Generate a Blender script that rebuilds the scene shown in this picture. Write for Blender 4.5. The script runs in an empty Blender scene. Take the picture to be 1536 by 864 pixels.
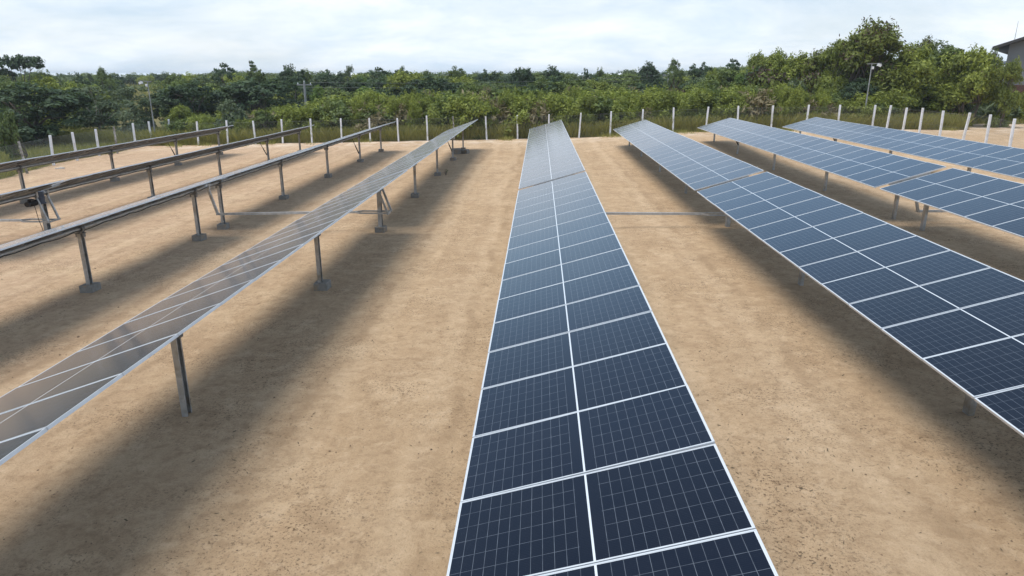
import bpy, math
import numpy as np
from math import radians, sin, cos, tan, pi, sqrt

S = bpy.context.scene
COL = S.collection
rng = np.random.default_rng(11)

# ------------------------------------------------------------------ camera
CAMZ = 4.95
F, PITCH, YAW = 1033.0, 0.3002, 0.0385
cam = bpy.data.cameras.new('camera')
cam.sensor_width = 36
cam.lens = F / 1536 * 36
cam.clip_end = 6000
camo = bpy.data.objects.new('camera', cam)
camo.location = (0, 0, CAMZ)
camo.rotation_euler = (pi / 2 - PITCH, 0, YAW)
COL.objects.link(camo)
S.camera = camo

# ------------------------------------------------------------------ sky, sun, exposure
SUN_DIR = np.array([-0.29, -0.06, 0.95]); SUN_DIR /= np.linalg.norm(SUN_DIR)
SUN_EL = math.asin(SUN_DIR[2]); SUN_AZ = math.atan2(SUN_DIR[0], SUN_DIR[1])
W = bpy.data.worlds.new('World'); S.world = W
W.use_nodes = True
nt = W.node_tree; N = nt.nodes; L = nt.links
N.clear()
wout = N.new('ShaderNodeOutputWorld'); bg = N.new('ShaderNodeBackground')
bg.inputs['Strength'].default_value = 0.1
sky = N.new('ShaderNodeTexSky'); sky.sky_type = 'NISHITA'; sky.sun_disc = False
sky.sun_elevation = SUN_EL; sky.sun_rotation = SUN_AZ
sky.air_density = 1.0; sky.dust_density = 0.7; sky.ozone_density = 2.0
tc = N.new('ShaderNodeTexCoord'); sep = N.new('ShaderNodeSeparateXYZ')
L.new(tc.outputs['Generated'], sep.inputs[0])
def wmath(op, a, b=None):
    n = N.new('ShaderNodeMath'); n.operation = op
    for i, v in enumerate((a, b)):
        if v is None: continue
        if isinstance(v, (int, float)): n.inputs[i].default_value = v
        else: L.new(v, n.inputs[i])
    return n.outputs[0]
zz = wmath('ADD', wmath('MAXIMUM', sep.outputs[2], 0.0), 0.24)
px = wmath('DIVIDE', sep.outputs[0], zz); py = wmath('DIVIDE', sep.outputs[1], zz)
cmb = N.new('ShaderNodeCombineXYZ'); L.new(px, cmb.inputs[0]); L.new(py, cmb.inputs[1])
def wnoise(scale, detail, rough, off, dist=0.0):
    mp = N.new('ShaderNodeMapping'); mp.inputs['Location'].default_value = off
    L.new(cmb.outputs[0], mp.inputs[0])
    n = N.new('ShaderNodeTexNoise'); n.inputs['Scale'].default_value = scale
    n.inputs['Detail'].default_value = detail; n.inputs['Roughness'].default_value = rough
    n.inputs['Distortion'].default_value = dist
    L.new(mp.outputs[0], n.inputs[0]); return n.outputs[0]
n1 = wnoise(0.55, 7, 0.58, (3.1, 1.7, 0.0), 0.4)
n2 = wnoise(1.5, 6, 0.6, (7.0, 2.2, 0.0), 0.3)
r1 = N.new('ShaderNodeMapRange'); r1.inputs[1].default_value = 0.30; r1.inputs[2].default_value = 0.58
r1.inputs[3].default_value = 0.62; r1.inputs[4].default_value = 1.0; L.new(n1, r1.inputs[0])
r2 = N.new('ShaderNodeMapRange'); r2.inputs[1].default_value = 0.34; r2.inputs[2].default_value = 0.62
L.new(n2, r2.inputs[0])
cc = N.new('ShaderNodeMix'); cc.data_type = 'RGBA'
cc.inputs[6].default_value = (6.6, 7.9, 9.3, 1); cc.inputs[7].default_value = (9.3, 9.9, 10.5, 1)
L.new(r2.outputs[0], cc.inputs[0])
hi = N.new('ShaderNodeMapRange'); hi.interpolation_type = 'SMOOTHSTEP'
hi.inputs[1].default_value = 0.10; hi.inputs[2].default_value = 0.36; hi.inputs[3].default_value = 0.0; hi.inputs[4].default_value = 0.62
L.new(sep.outputs[2], hi.inputs[0])
ch = N.new('ShaderNodeMix'); ch.data_type = 'RGBA'; ch.inputs[7].default_value = (4.4, 6.6, 9.9, 1)
L.new(hi.outputs[0], ch.inputs[0]); L.new(cc.outputs[2], ch.inputs[6])
mx = N.new('ShaderNodeMix'); mx.data_type = 'RGBA'
el = N.new('ShaderNodeMapRange'); el.interpolation_type = 'SMOOTHSTEP'
el.inputs[1].default_value = 0.09; el.inputs[2].default_value = 0.36; el.inputs[3].default_value = 1.0; el.inputs[4].default_value = 0.96
L.new(sep.outputs[2], el.inputs[0])           # the cloud bank lies low; higher up the sky opens to thin veils
lowb = N.new('ShaderNodeMapRange'); lowb.inputs[1].default_value = 0.0; lowb.inputs[2].default_value = 0.09; lowb.inputs[3].default_value = 0.97; lowb.inputs[4].default_value = 0.0
L.new(sep.outputs[2], lowb.inputs[0])
L.new(wmath('MAXIMUM', wmath('MULTIPLY', r1.outputs[0], el.outputs[0]), lowb.outputs[0]), mx.inputs[0]); L.new(sky.outputs[0], mx.inputs[6]); L.new(ch.outputs[2], mx.inputs[7])
L.new(mx.outputs[2], bg.inputs[0]); L.new(bg.outputs[0], wout.inputs[0])

sun = bpy.data.lights.new('sun', 'SUN'); sun.energy = 2.75; sun.angle = radians(37); sun.color = (1.0, 0.94, 0.83)
suno = bpy.data.objects.new('sun', sun); COL.objects.link(suno)
from mathutils import Vector, Matrix
suno.rotation_euler = Vector(SUN_DIR).to_track_quat('Z', 'Y').to_euler()
suno.location = tuple(SUN_DIR * 60)
vs = S.view_settings
vs.view_transform = 'Standard'; vs.look = 'None'; vs.exposure = 0.16; vs.gamma = 1.0; vs.use_curve_mapping = False
S.cycles.max_bounces = 6; S.cycles.diffuse_bounces = 3; S.cycles.glossy_bounces = 3
S.cycles.transparent_max_bounces = 8
S.cycles.caustics_reflective = False; S.cycles.caustics_refractive = False

# ------------------------------------------------------------------ helpers
def sstep(a, b, v):
    t = np.clip((np.asarray(v, float) - a) / (b - a), 0, 1); return t * t * (3 - 2 * t)
def G(x, y):
    """height of the ground"""
    x = np.asarray(x, float); y = np.asarray(y, float)
    z = 0.022 * np.clip(x, -40, 22) + 0.14 * np.exp(-((y - 6) / 8) ** 2) * np.exp(-(x / 30) ** 2)
    z = z + 0.3 * sstep(38, 52, y) * sstep(2, 12, x)
    z = z + 3.2 * np.exp(-((x + 82) / 26) ** 2 - ((y - 150) / 34) ** 2)
    z = z + 0.018 * np.sin(x * 1.3 + 0.4 * y) * np.sin(y * 0.9 - 0.3 * x) + 0.012 * np.sin(x * 2.9 + 1.0) * np.sin(y * 2.3 + x)
    return z
_cp, _sp, _cy, _sy = cos(PITCH), sin(PITCH), cos(YAW), sin(YAW)
_fw = np.array([-_sy * _cp, _cy * _cp, -_sp]); _rt = np.array([_cy, _sy, 0.0]); _dn = np.cross(_fw, _rt)
def ray(px, py):
    return _fw + _rt * (px - 768) / F + _dn * (py - 432) / F
def at(px, py, y):
    d = ray(px, py); return np.array([0, 0, CAMZ]) + d * (y / d[1])

class MB:
    def __init__(s): s.v = []; s.f = []; s.m = []
    def add(s, vs, fs, mat=0):
        o = len(s.v); s.v += [tuple(map(float, p)) for p in vs]
        s.f += [tuple(i + o for i in f) for f in fs]; s.m += [mat] * len(fs)
    def box(s, c, size, rot=None, mat=0, bevel=0.0):
        hx, hy, hz = [k / 2 for k in size]
        if bevel <= 0:
            p = np.array([(x, y, z) for x in (-hx, hx) for y in (-hy, hy) for z in (-hz, hz)])
            f = [(0, 1, 3, 2), (4, 6, 7, 5), (0, 4, 5, 1), (2, 3, 7, 6), (0, 2, 6, 4), (1, 5, 7, 3)]
        else:
            b = bevel; p = []
            for z, i in ((-hz, b), (-hz + b, 0), (hz - b, 0), (hz, b)):
                for x, y in ((-1, -1), (1, -1), (1, 1), (-1, 1)):
                    p.append((x * (hx - i), y * (hy - i), z))
            p = np.array(p); f = [(3, 2, 1, 0), (12, 13, 14, 15)]
            for k in range(3):
                for j in range(4):
                    a = k * 4 + j; a2 = k * 4 + (j + 1) % 4; f.append((a, a2, a2 + 4, a + 4))
        if rot is not None: p = p @ np.asarray(rot).T
        s.add(p + np.array(c), f, mat)
    def tube(s, pts, rad, n=8, caps=True, mat=0):
        pts = [np.array(p, float) for p in pts]
        if np.isscalar(rad): rad = [rad] * len(pts)
        ring = []
        up = None
        for i, p in enumerate(pts):
            t = pts[min(i + 1, len(pts) - 1)] - pts[max(i - 1, 0)]; t /= np.linalg.norm(t) + 1e-9
            if up is None:
                up = np.array([0, 0, 1.0]) if abs(t[2]) < 0.9 else np.array([1.0, 0, 0])
            a = np.cross(t, up); a /= np.linalg.norm(a) + 1e-9; b = np.cross(t, a); up = -b if np.dot(-b, up) > 0 else b
            ring.append([p + rad[i] * (cos(2 * pi * k / n) * a + sin(2 * pi * k / n) * b) for k in range(n)])
        vs = [q for r in ring for q in r]; fs = []
        for i in range(len(pts) - 1):
            for k in range(n):
                fs.append((i * n + k, (i + 1) * n + k, (i + 1) * n + (k + 1) % n, i * n + (k + 1) % n))
        if caps:
            fs.append(tuple(range(n))); fs.append(tuple(reversed(range((len(pts) - 1) * n, len(pts) * n))))
        s.add(vs, fs, mat)
    def bar(s, a, b, w, h, mat=0):
        a = np.array(a, float); b = np.array(b, float); t = b - a; ln = np.linalg.norm(t); t /= ln
        up = np.array([0, 0, 1.0]) if abs(t[2]) < 0.95 else np.array([0, 1.0, 0])
        r = np.cross(t, up); r /= np.linalg.norm(r); u = np.cross(r, t)
        s.box((a + b) / 2, (w, ln, h), np.array([r, t, u]).T, mat)
    def extrude(s, prof, z0, z1, mat=0):
        """closed profile (x,y) extruded along z"""
        n = len(prof)
        vs = [(x, y, z0) for x, y in prof] + [(x, y, z1) for x, y in prof]
        fs = [(i, (i + 1) % n, n + (i + 1) % n, n + i) for i in range(n)]
        fs += [tuple(reversed(range(n))), tuple(range(n, 2 * n))]
        s.add(vs, fs, mat)
    def mesh(s, name, mats, smooth=False):
        me = bpy.data.meshes.new(name); me.from_pydata(s.v, [], s.f)
        for m in (mats if isinstance(mats, (list, tuple)) else [mats]): me.materials.append(m)
        me.polygons.foreach_set('material_index', s.m)
        if smooth: me.polygons.foreach_set('use_smooth', [True] * len(s.f))
        me.update(); return me
    def build(s, name, mats, parent=None, loc=None, smooth=False):
        return link(name, s.mesh(name, mats, smooth), parent, loc)
def link(name, data, parent=None, loc=None, rot=None):
    o = bpy.data.objects.new(name, data); COL.objects.link(o)
    if parent is not None: o.parent = parent
    if loc is not None: o.location = tuple(map(float, loc))
    if rot is not None: o.rotation_euler = rot
    return o
def tag(o, label=None, cat=None, group=None, kind=None):
    if label: o['label'] = label
    if cat: o['category'] = cat
    if group: o['group'] = group
    if kind: o['kind'] = kind
    return o
def thing(name, loc, label, cat, group=None):
    o = link(name, None, None, loc); o.empty_display_size = 0.2
    return tag(o, label, cat, group)
def quads_mesh(name, V, mats, tint=None, mi=None):
    """V: (n,4,3) array of quads"""
    V = np.asarray(V, np.float32); n = len(V)
    me = bpy.data.meshes.new(name)
    me.vertices.add(n * 4); me.vertices.foreach_set('co', V.reshape(-1))
    me.loops.add(n * 4); me.loops.foreach_set('vertex_index', np.arange(n * 4, dtype=np.int32))
    me.polygons.add(n); me.polygons.foreach_set('loop_start', np.arange(0, n * 4, 4, dtype=np.int32))
    for m in (mats if isinstance(mats, (list, tuple)) else [mats]): me.materials.append(m)
    if mi is not None: me.polygons.foreach_set('material_index', np.asarray(mi, np.int32))
    if tint is not None:
        a = me.attributes.new('tint', 'FLOAT', 'POINT'); a.data.foreach_set('value', np.repeat(np.asarray(tint, np.float32), 4))
    me.update(); me.validate(); return me

# ------------------------------------------------------------------ materials
def mat(name):
    m = bpy.data.materials.new(name); m.use_nodes = True
    t = m.node_tree; b = t.nodes['Principled BSDF']; return m, t, b
def nd(t, typ, **kw):
    n = t.nodes.new(typ)
    for k, v in kw.items(): setattr(n, k, v)
    return n
def mth(t, op, a, b=None, c=None, clamp=False):
    n = t.nodes.new('ShaderNodeMath'); n.operation = op; n.use_clamp = clamp
    for i, v in enumerate((a, b, c)):
        if v is None: continue
        if isinstance(v, (int, float)): n.inputs[i].default_value = v
        else: t.links.new(v, n.inputs[i])
    return n.outputs[0]
def mix(t, fac, a, b, mode='MIX'):
    n = t.nodes.new('ShaderNodeMix'); n.data_type = 'RGBA'; n.blend_type = mode
    for i, v in ((0, fac), (6, a), (7, b)):
        if isinstance(v, (int, float)): n.inputs[i].default_value = v
        elif isinstance(v, tuple): n.inputs[i].default_value = (*v, 1) if len(v) == 3 else v
        else: t.links.new(v, n.inputs[i])
    return n.outputs[2]
def noise(t, vec, scale, detail=4, rough=0.55, dist=0.0):
    n = t.nodes.new('ShaderNodeTexNoise'); n.inputs['Scale'].default_value = scale
    n.inputs['Detail'].default_value = detail; n.inputs['Roughness'].default_value = rough
    n.inputs['Distortion'].default_value = dist
    if vec is not None: t.links.new(vec, n.inputs['Vector'])
    return n.outputs[0]
def ramp(t, v, lo, hi, a=0.0, b=1.0):
    n = t.nodes.new('ShaderNodeMapRange')
    for i, k in enumerate((lo, hi, a, b)): n.inputs[i + 1].default_value = k
    t.links.new(v, n.inputs[0]); return n.outputs[0]
def bump(t, b, h, dist, strength=1.0):
    n = t.nodes.new('ShaderNodeBump'); n.inputs['Distance'].default_value = dist; n.inputs['Strength'].default_value = strength
    t.links.new(h, n.inputs['Height']); t.links.new(n.outputs[0], b.inputs['Normal'])

def mk_simple(name, col, rough=0.6, metal=0.0, var=0.25, scale=6.0, dirt=None, bmp=0.0):
    m, t, b = mat(name)
    tcn = nd(t, 'ShaderNodeTexCoord'); oi = nd(t, 'ShaderNodeObjectInfo')
    add = nd(t, 'ShaderNodeVectorMath', operation='ADD')
    t.links.new(tcn.outputs['Object'], add.inputs[0])
    sc = nd(t, 'ShaderNodeVectorMath', operation='SCALE'); sc.inputs[0].default_value = (31, 17, 53)
    t.links.new(oi.outputs['Random'], sc.inputs['Scale']); t.links.new(sc.outputs[0], add.inputs[1])
    n1 = noise(t, add.outputs[0], scale, 6, 0.6)
    dk = tuple(c * (1 - var) for c in col); lt = tuple(min(1, c * (1 + var)) for c in col)
    c = mix(t, ramp(t, n1, 0.3, 0.7), dk, lt)
    if dirt:
        n2 = noise(t, add.outputs[0], scale * 0.4, 5, 0.65)
        c = mix(t, ramp(t, n2, 0.5, 0.68), c, dirt)
    t.links.new(c, b.inputs['Base Color'])
    b.inputs['Roughness'].default_value = rough; b.inputs['Metallic'].default_value = metal
    if bmp: bump(t, b, noise(t, add.outputs[0], scale * 6, 4), bmp)
    return m

M = {}
M['galv'] = mk_simple('galvanised_steel', (0.43, 0.44, 0.44), 0.48, 0.55, 0.22, 7, (0.30, 0.27, 0.22))
M['galv_dark'] = mk_simple('dark_galvanised_steel', (0.20, 0.21, 0.22), 0.5, 0.5, 0.25, 6)
M['rail'] = mk_simple('zinc_rail', (0.45, 0.46, 0.46), 0.45, 0.5, 0.2, 8)
M['alu'] = mk_simple('anodised_aluminium', (0.64, 0.66, 0.68), 0.42, 0.35, 0.08, 5)
M['rubber'] = mk_simple('black_rubber', (0.02, 0.02, 0.022), 0.55, 0, 0.2, 8)
M['motor'] = mk_simple('motor_blue_grey', (0.05, 0.07, 0.11), 0.45, 0.2, 0.25, 9)
M['concrete'] = mk_simple('footing_concrete', (0.23, 0.22, 0.20), 0.9, 0, 0.25, 9, (0.30, 0.22, 0.14), 0.004)
M['postwhite'] = mk_simple('whitewashed_concrete', (0.80, 0.81, 0.84), 0.85, 0, 0.08, 4, (0.66, 0.65, 0.61), 0.004)
M['postgrey'] = mk_simple('weathered_concrete', (0.20, 0.18, 0.15), 0.9, 0, 0.35, 5, (0.62, 0.61, 0.57), 0.006)
M['wire'] = mk_simple('fence_wire', (0.22, 0.22, 0.21), 0.6, 0.4, 0.2, 3)
M['bark'] = mk_simple('bark', (0.13, 0.105, 0.08), 0.9, 0, 0.35, 5, None, 0.01)
M['barkpale'] = mk_simple('pale_bark', (0.30, 0.27, 0.22), 0.9, 0, 0.3, 5, None, 0.01)
M['lamphead'] = mk_simple('lamp_housing', (0.72, 0.73, 0.74), 0.4, 0.1, 0.08, 5)
M['lens'] = mk_simple('lamp_lens', (0.55, 0.58, 0.60), 0.15, 0.0, 0.05, 5)
M['steel_pole'] = mk_simple('grey_pole', (0.30, 0.31, 0.31), 0.55, 0.4, 0.15, 3)
M['polewood'] = mk_simple('grey_concrete_pole', (0.27, 0.27, 0.26), 0.9, 0, 0.2, 3)
M['roof'] = mk_simple('dark_roof_sheet', (0.055, 0.050, 0.048), 0.7, 0.1, 0.25, 1.2)
M['roofpale'] = mk_simple('pale_roof_sheet', (0.50, 0.52, 0.53), 0.5, 0.2, 0.12, 0.8)
M['wall'] = mk_simple('grey_render', (0.21, 0.21, 0.215), 0.85, 0, 0.10, 0.6, (0.34, 0.34, 0.33))
M['wallwhite'] = mk_simple('white_render', (0.66, 0.67, 0.67), 0.85, 0, 0.08, 0.8)
M['glassdark'] = mk_simple('dark_window', (0.03, 0.035, 0.04), 0.1, 0, 0.1, 3)
M['scrap'] = mk_simple('pale_scrap', (0.60, 0.57, 0.52), 0.8, 0, 0.1, 8)

def mk_brick():
    m, t, b = mat('dark_red_brick')
    tcn = nd(t, 'ShaderNodeTexCoord'); mp = nd(t, 'ShaderNodeMapping'); mp.inputs['Rotation'].default_value = (pi / 2, 0, 0)
    t.links.new(tcn.outputs['Object'], mp.inputs[0])
    br = nd(t, 'ShaderNodeTexBrick'); br.inputs['Scale'].default_value = 2.2
    br.inputs['Color1'].default_value = (0.16, 0.055, 0.035, 1); br.inputs['Color2'].default_value = (0.10, 0.04, 0.03, 1)
    br.inputs['Mortar'].default_value = (0.16, 0.13, 0.11, 1); br.inputs['Mortar Size'].default_value = 0.02
    t.links.new(mp.outputs[0], br.inputs[0]); t.links.new(br.outputs[0], b.inputs['Base Color']); b.inputs['Roughness'].default_value = 0.9
    return m
M['brick'] = mk_brick()

def mk_ground():
    m, t, b = mat('sandy_ground')
    g = nd(t, 'ShaderNodeNewGeometry'); P = g.outputs['Position']
    sp = nd(t, 'ShaderNodeSeparateXYZ'); t.links.new(P, sp.inputs[0])
    big = noise(t, P, 0.12, 4, 0.55); mid = noise(t, P, 0.7, 6, 0.62, 0.3); fine = noise(t, P, 5.0, 7, 0.68, 0.2); grit = noise(t, P, 38, 4, 0.7)
    c = mix(t, ramp(t, big, 0.35, 0.65), (0.44, 0.310, 0.192), (0.50, 0.365, 0.238))
    # pinker, greyer soil towards the low side of the field
    c = mix(t, mth(t, 'MULTIPLY', ramp(t, sp.outputs[0], -3.0, -16.0), ramp(t, mid, 0.3, 0.7, 0.2, 0.8)), c, (0.50, 0.350, 0.250))
    c = mix(t, mth(t, 'MULTIPLY', ramp(t, mid, 0.50, 0.72), 0.42), c, (0.37, 0.250, 0.150))
    c = mix(t, mth(t, 'MULTIPLY', ramp(t, mid, 0.46, 0.28), 0.6), c, (0.60, 0.45, 0.300))
    c = mix(t, mth(t, 'MULTIPLY', ramp(t, fine, 0.50, 0.66), 0.50), c, (0.26, 0.170, 0.100))
    c = mix(t, mth(t, 'MULTIPLY', ramp(t, grit, 0.52, 0.70), 0.45), c, (0.20, 0.13, 0.08))
    # dark litter / crumbs in patches
    patch = noise(t, P, 0.55, 3, 0.6); spk = noise(t, P, 24, 4, 0.8)
    c = mix(t, mth(t, 'MULTIPLY', ramp(t, spk, 0.55, 0.60), ramp(t, patch, 0.44, 0.60, 0.10, 0.95)), c, (0.105, 0.070, 0.042))
    crumb = noise(t, P, 2.6, 12, 0.82, 0.3)
    c = mix(t, mth(t, 'MULTIPLY', ramp(t, crumb, 0.50, 0.64), 0.44), c, (0.29, 0.195, 0.118))
    c = mix(t, mth(t, 'MULTIPLY', ramp(t, crumb, 0.48, 0.36), 0.45), c, (0.62, 0.475, 0.330))
    # vehicle tracks running along the rows
    st = nd(t, 'ShaderNodeMapping'); st.inputs['Scale'].default_value = (1.5, 0.05, 1); t.links.new(P, st.inputs[0])
    trk = noise(t, st.outputs[0], 1.0, 5, 0.6, 0.6)
    c = mix(t, mth(t, 'MULTIPLY', ramp(t, trk, 0.50, 0.70), 0.22), c, (0.55, 0.40, 0.255))
    c = mix(t, mth(t, 'MULTIPLY', ramp(t, trk, 0.46, 0.30), 0.18), c, (0.30, 0.195, 0.115))
    # wheel ruts down the middle of every lane between the rows
    wv = mth(t, 'MULTIPLY', mth(t, 'SUBTRACT', big, 0.5), 2.2)
    dl = mth(t, 'PINGPONG', mth(t, 'ADD', mth(t, 'SUBTRACT', sp.outputs[0], 3.335), wv), 2.9)
    rut = ramp(t, mth(t, 'ABSOLUTE', mth(t, 'SUBTRACT', dl, 0.80)), 0.30, 0.10)
    rut = mth(t, 'MULTIPLY', rut, ramp(t, crumb, 0.40, 0.60, 1.0, 0.25))
    c = mix(t, mth(t, 'MULTIPLY', rut, 0.30), c, (0.60, 0.455, 0.310))
    rim = ramp(t, mth(t, 'ABSOLUTE', mth(t, 'SUBTRACT', dl, 1.16)), 0.16, 0.04)
    c = mix(t, mth(t, 'MULTIPLY', mth(t, 'MULTIPLY', rim, ramp(t, mid, 0.40, 0.60)), 0.45), c, (0.30, 0.205, 0.125))
    # pale washed sand along the back fence
    band = mth(t, 'MULTIPLY', ramp(t, sp.outputs[1], 52.0, 56.0), ramp(t, noise(t, P, 0.9, 5, 0.65), 0.44, 0.62))
    c = mix(t, mth(t, 'MULTIPLY', band, 0.75), c, (0.66, 0.56, 0.46))
    a = nd(t, 'ShaderNodeAttribute'); a.attribute_name = 'veg'
    vm = ramp(t, mth(t, 'ADD', a.outputs['Fac'], mth(t, 'MULTIPLY', mth(t, 'SUBTRACT', mid, 0.5), 0.9)), 0.42, 0.58)
    vc = mix(t, ramp(t, fine, 0.35, 0.65), (0.12, 0.110, 0.045), (0.20, 0.175, 0.080))
    c = mix(t, vm, c, vc)
    c = mix(t, 1.0, c, (1.15, 1.12, 1.08), 'MULTIPLY')
    t.links.new(c, b.inputs['Base Color']); b.inputs['Roughness'].default_value = 0.95
    b.inputs['Specular IOR Level'].default_value = 0.15
    h = mth(t, 'ADD', mth(t, 'MULTIPLY', fine, 0.04), mth(t, 'ADD', mth(t, 'MULTIPLY', grit, 0.018), mth(t, 'ADD', mth(t, 'MULTIPLY', crumb, 0.07), mth(t, 'MULTIPLY', trk, 0.04))))
    bump(t, b, h, 1.0, 0.9)
    return m
M['ground'] = mk_ground()

def mk_glass():
    """monocrystalline half-cut module: 6 x 24 cells, white centre strip, thin grid"""
    m, t, b = mat('solar_cells')
    tcn = nd(t, 'ShaderNodeTexCoord'); sp = nd(t, 'ShaderNodeSeparateXYZ'); t.links.new(tcn.outputs['Object'], sp.inputs[0])
    u, v = sp.outputs[0], sp.outputs[1]
    oi = nd(t, 'ShaderNodeObjectInfo')
    au = mth(t, 'ABSOLUTE', u)
    def lines(x, pitch, off, w):
        q = mth(t, 'PINGPONG', mth(t, 'SUBTRACT', x, off), pitch / 2)
        return mth(t, 'LESS_THAN', q, w / 2)
    lu = lines(au, 0.0918, 0.0175, 0.0042); lv = lines(v, 0.1835, 0.0, 0.0042)
    edge = mth(t, 'GREATER_THAN', au, 0.10)
    grid = mth(t, 'MULTIPLY', mth(t, 'MAXIMUM', lu, lv), edge)
    grid = mth(t, 'MULTIPLY', grid, ramp(t, noise(t, tcn.outputs['Object'], 9, 2), 0.3, 0.7, 0.45, 0.95))
    bus = mth(t, 'MULTIPLY', lines(v, 0.0183, 0.0, 0.0016), 0.30)
    centre = mth(t, 'LESS_THAN', au, 0.009)
    border = mth(t, 'MAXIMUM', mth(t, 'GREATER_THAN', au, 1.118), mth(t, 'GREATER_THAN', mth(t, 'ABSOLUTE', v), 0.552))
    cell = mix(t, oi.outputs['Random'], (0.0035, 0.0048, 0.0085), (0.0055, 0.0075, 0.014))
    c = mix(t, bus, cell, (0.03, 0.034, 0.045))
    c = mix(t, grid, c, (0.13, 0.145, 0.165))
    c = mix(t, mth(t, 'MAXIMUM', centre, border), c, (0.62, 0.65, 0.68))
    # thin dust film, heavier along the low edge
    dust = mth(t, 'MULTIPLY', ramp(t, noise(t, tcn.outputs['Object'], 2.3, 5, 0.6), 0.3, 0.8), 0.008)
    c = mix(t, dust, c, (0.42, 0.36, 0.30))
    fr = nd(t, 'ShaderNodeFresnel'); fr.inputs['IOR'].default_value = 1.46
    df = nd(t, 'ShaderNodeBsdfDiffuse'); t.links.new(c, df.inputs[0])
    gl = nd(t, 'ShaderNodeBsdfGlossy'); gl.inputs['Roughness'].default_value = 0.14
    t.links.new(mix(t, ramp(t, fr.outputs[0], 0.28, 0.48), mix(t, ramp(t, fr.outputs[0], 0.04, 0.20), (0.36, 0.44, 0.58), (0.68, 0.86, 1.0)), (1.0, 0.985, 1.0)), gl.inputs[0])   # blue anti-reflex coat
    ms = nd(t, 'ShaderNodeMixShader'); t.links.new(fr.outputs[0], ms.inputs[0])
    t.links.new(df.outputs[0], ms.inputs[1]); t.links.new(gl.outputs[0], ms.inputs[2])
    sh = nd(t, 'ShaderNodeBsdfSheen'); sh.inputs['Roughness'].default_value = 0.24; sh.inputs['Color'].default_value = (0.34, 0.315, 0.285, 1)   # dust film
    ad = nd(t, 'ShaderNodeAddShader'); t.links.new(ms.outputs[0], ad.inputs[0]); t.links.new(sh.outputs[0], ad.inputs[1])
    t.nodes.remove(b); t.links.new(ad.outputs[0], t.nodes['Material Output'].inputs[0])
    return m
M['glass'] = mk_glass()
def mk_back():
    m, t, b = mat('module_rear')
    tcn = nd(t, 'ShaderNodeTexCoord'); sp = nd(t, 'ShaderNodeSeparateXYZ'); t.links.new(tcn.outputs['Object'], sp.inputs[0])
    qu = mth(t, 'LESS_THAN', mth(t, 'PINGPONG', sp.outputs[0], 0.0459), 0.003)
    qv = mth(t, 'LESS_THAN', mth(t, 'PINGPONG', sp.outputs[1], 0.0918), 0.003)
    c = mix(t, mth(t, 'MAXIMUM', qu, qv), (0.030, 0.032, 0.038), (0.22, 0.22, 0.22))
    t.links.new(c, b.inputs['Base Color']); b.inputs['Roughness'].default_value = 0.25
    return m
M['back'] = mk_back()

def mk_leaf(name, a, bcol, spread=0.25, trans=0.30, gloss=0.6):
    m, t, b = mat(name)
    N_ = t.nodes; N_.remove(b); out = N_['Material Output']
    at_ = nd(t, 'ShaderNodeAttribute'); at_.attribute_name = 'tint'; oi = nd(t, 'ShaderNodeObjectInfo')
    f = mth(t, 'ADD', mth(t, 'MULTIPLY', at_.outputs['Fac'], 0.75), mth(t, 'MULTIPLY', mth(t, 'SUBTRACT', oi.outputs['Random'], 0.5), spread), None, True)
    c = mix(t, f, a, bcol)
    d = nd(t, 'ShaderNodeBsdfDiffuse'); tr = nd(t, 'ShaderNodeBsdfTranslucent'); gl = nd(t, 'ShaderNodeBsdfGlossy')
    t.links.new(c, d.inputs[0]); t.links.new(mix(t, 0.35, c, (0.16, 0.20, 0.02)), tr.inputs[0])
    gl.inputs['Roughness'].default_value = gloss; gl.inputs[0].default_value = (0.9, 0.95, 0.9, 1)
    m1 = nd(t, 'ShaderNodeMixShader'); m1.inputs[0].default_value = trans
    t.links.new(d.outputs[0], m1.inputs[1]); t.links.new(tr.outputs[0], m1.inputs[2])
    m2 = nd(t, 'ShaderNodeMixShader'); m2.inputs[0].default_value = 0.03
    t.links.new(m1.outputs[0], m2.inputs[1]); t.links.new(gl.outputs[0], m2.inputs[2])
    t.links.new(m2.outputs[0], out.inputs[0]); return m
M['leaf_dark'] = mk_leaf('leaves_dark_evergreen', (0.025, 0.048, 0.023), (0.097, 0.156, 0.067))
M['leaf_mid'] = mk_leaf('leaves_mid_green', (0.061, 0.090, 0.023), (0.211, 0.270, 0.066))
M['leaf_feather'] = mk_leaf('leaves_feathery', (0.125, 0.156, 0.023), (0.428, 0.475, 0.077), 0.3, 0.35)
M['leaf_lime'] = mk_leaf('leaves_lime', (0.098, 0.174, 0.020), (0.196, 0.288, 0.045), 0.2, 0.4)
M['leaf_grey'] = mk_leaf('leaves_grey_green', (0.072, 0.103, 0.052), (0.167, 0.208, 0.104))
M['leaf_dry'] = mk_leaf('leaves_dry', (0.16, 0.125, 0.060), (0.36, 0.30, 0.17), 0.3, 0.25)
M['leaf_olive'] = mk_leaf('leaves_olive', (0.090, 0.114, 0.017), (0.261, 0.289, 0.047), 0.3, 0.3)
M['pods'] = mk_leaf('brown_seed_pods', (0.050, 0.028, 0.022), (0.120, 0.072, 0.050), 0.2, 0.15)
M['flower'] = mk_leaf('pale_flowers', (0.240, 0.252, 0.187), (0.372, 0.372, 0.286), 0.2, 0.3)
M['grass'] = mk_leaf('tall_grass', (0.191, 0.209, 0.042), (0.509, 0.441, 0.131), 0.2, 0.35)

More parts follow.
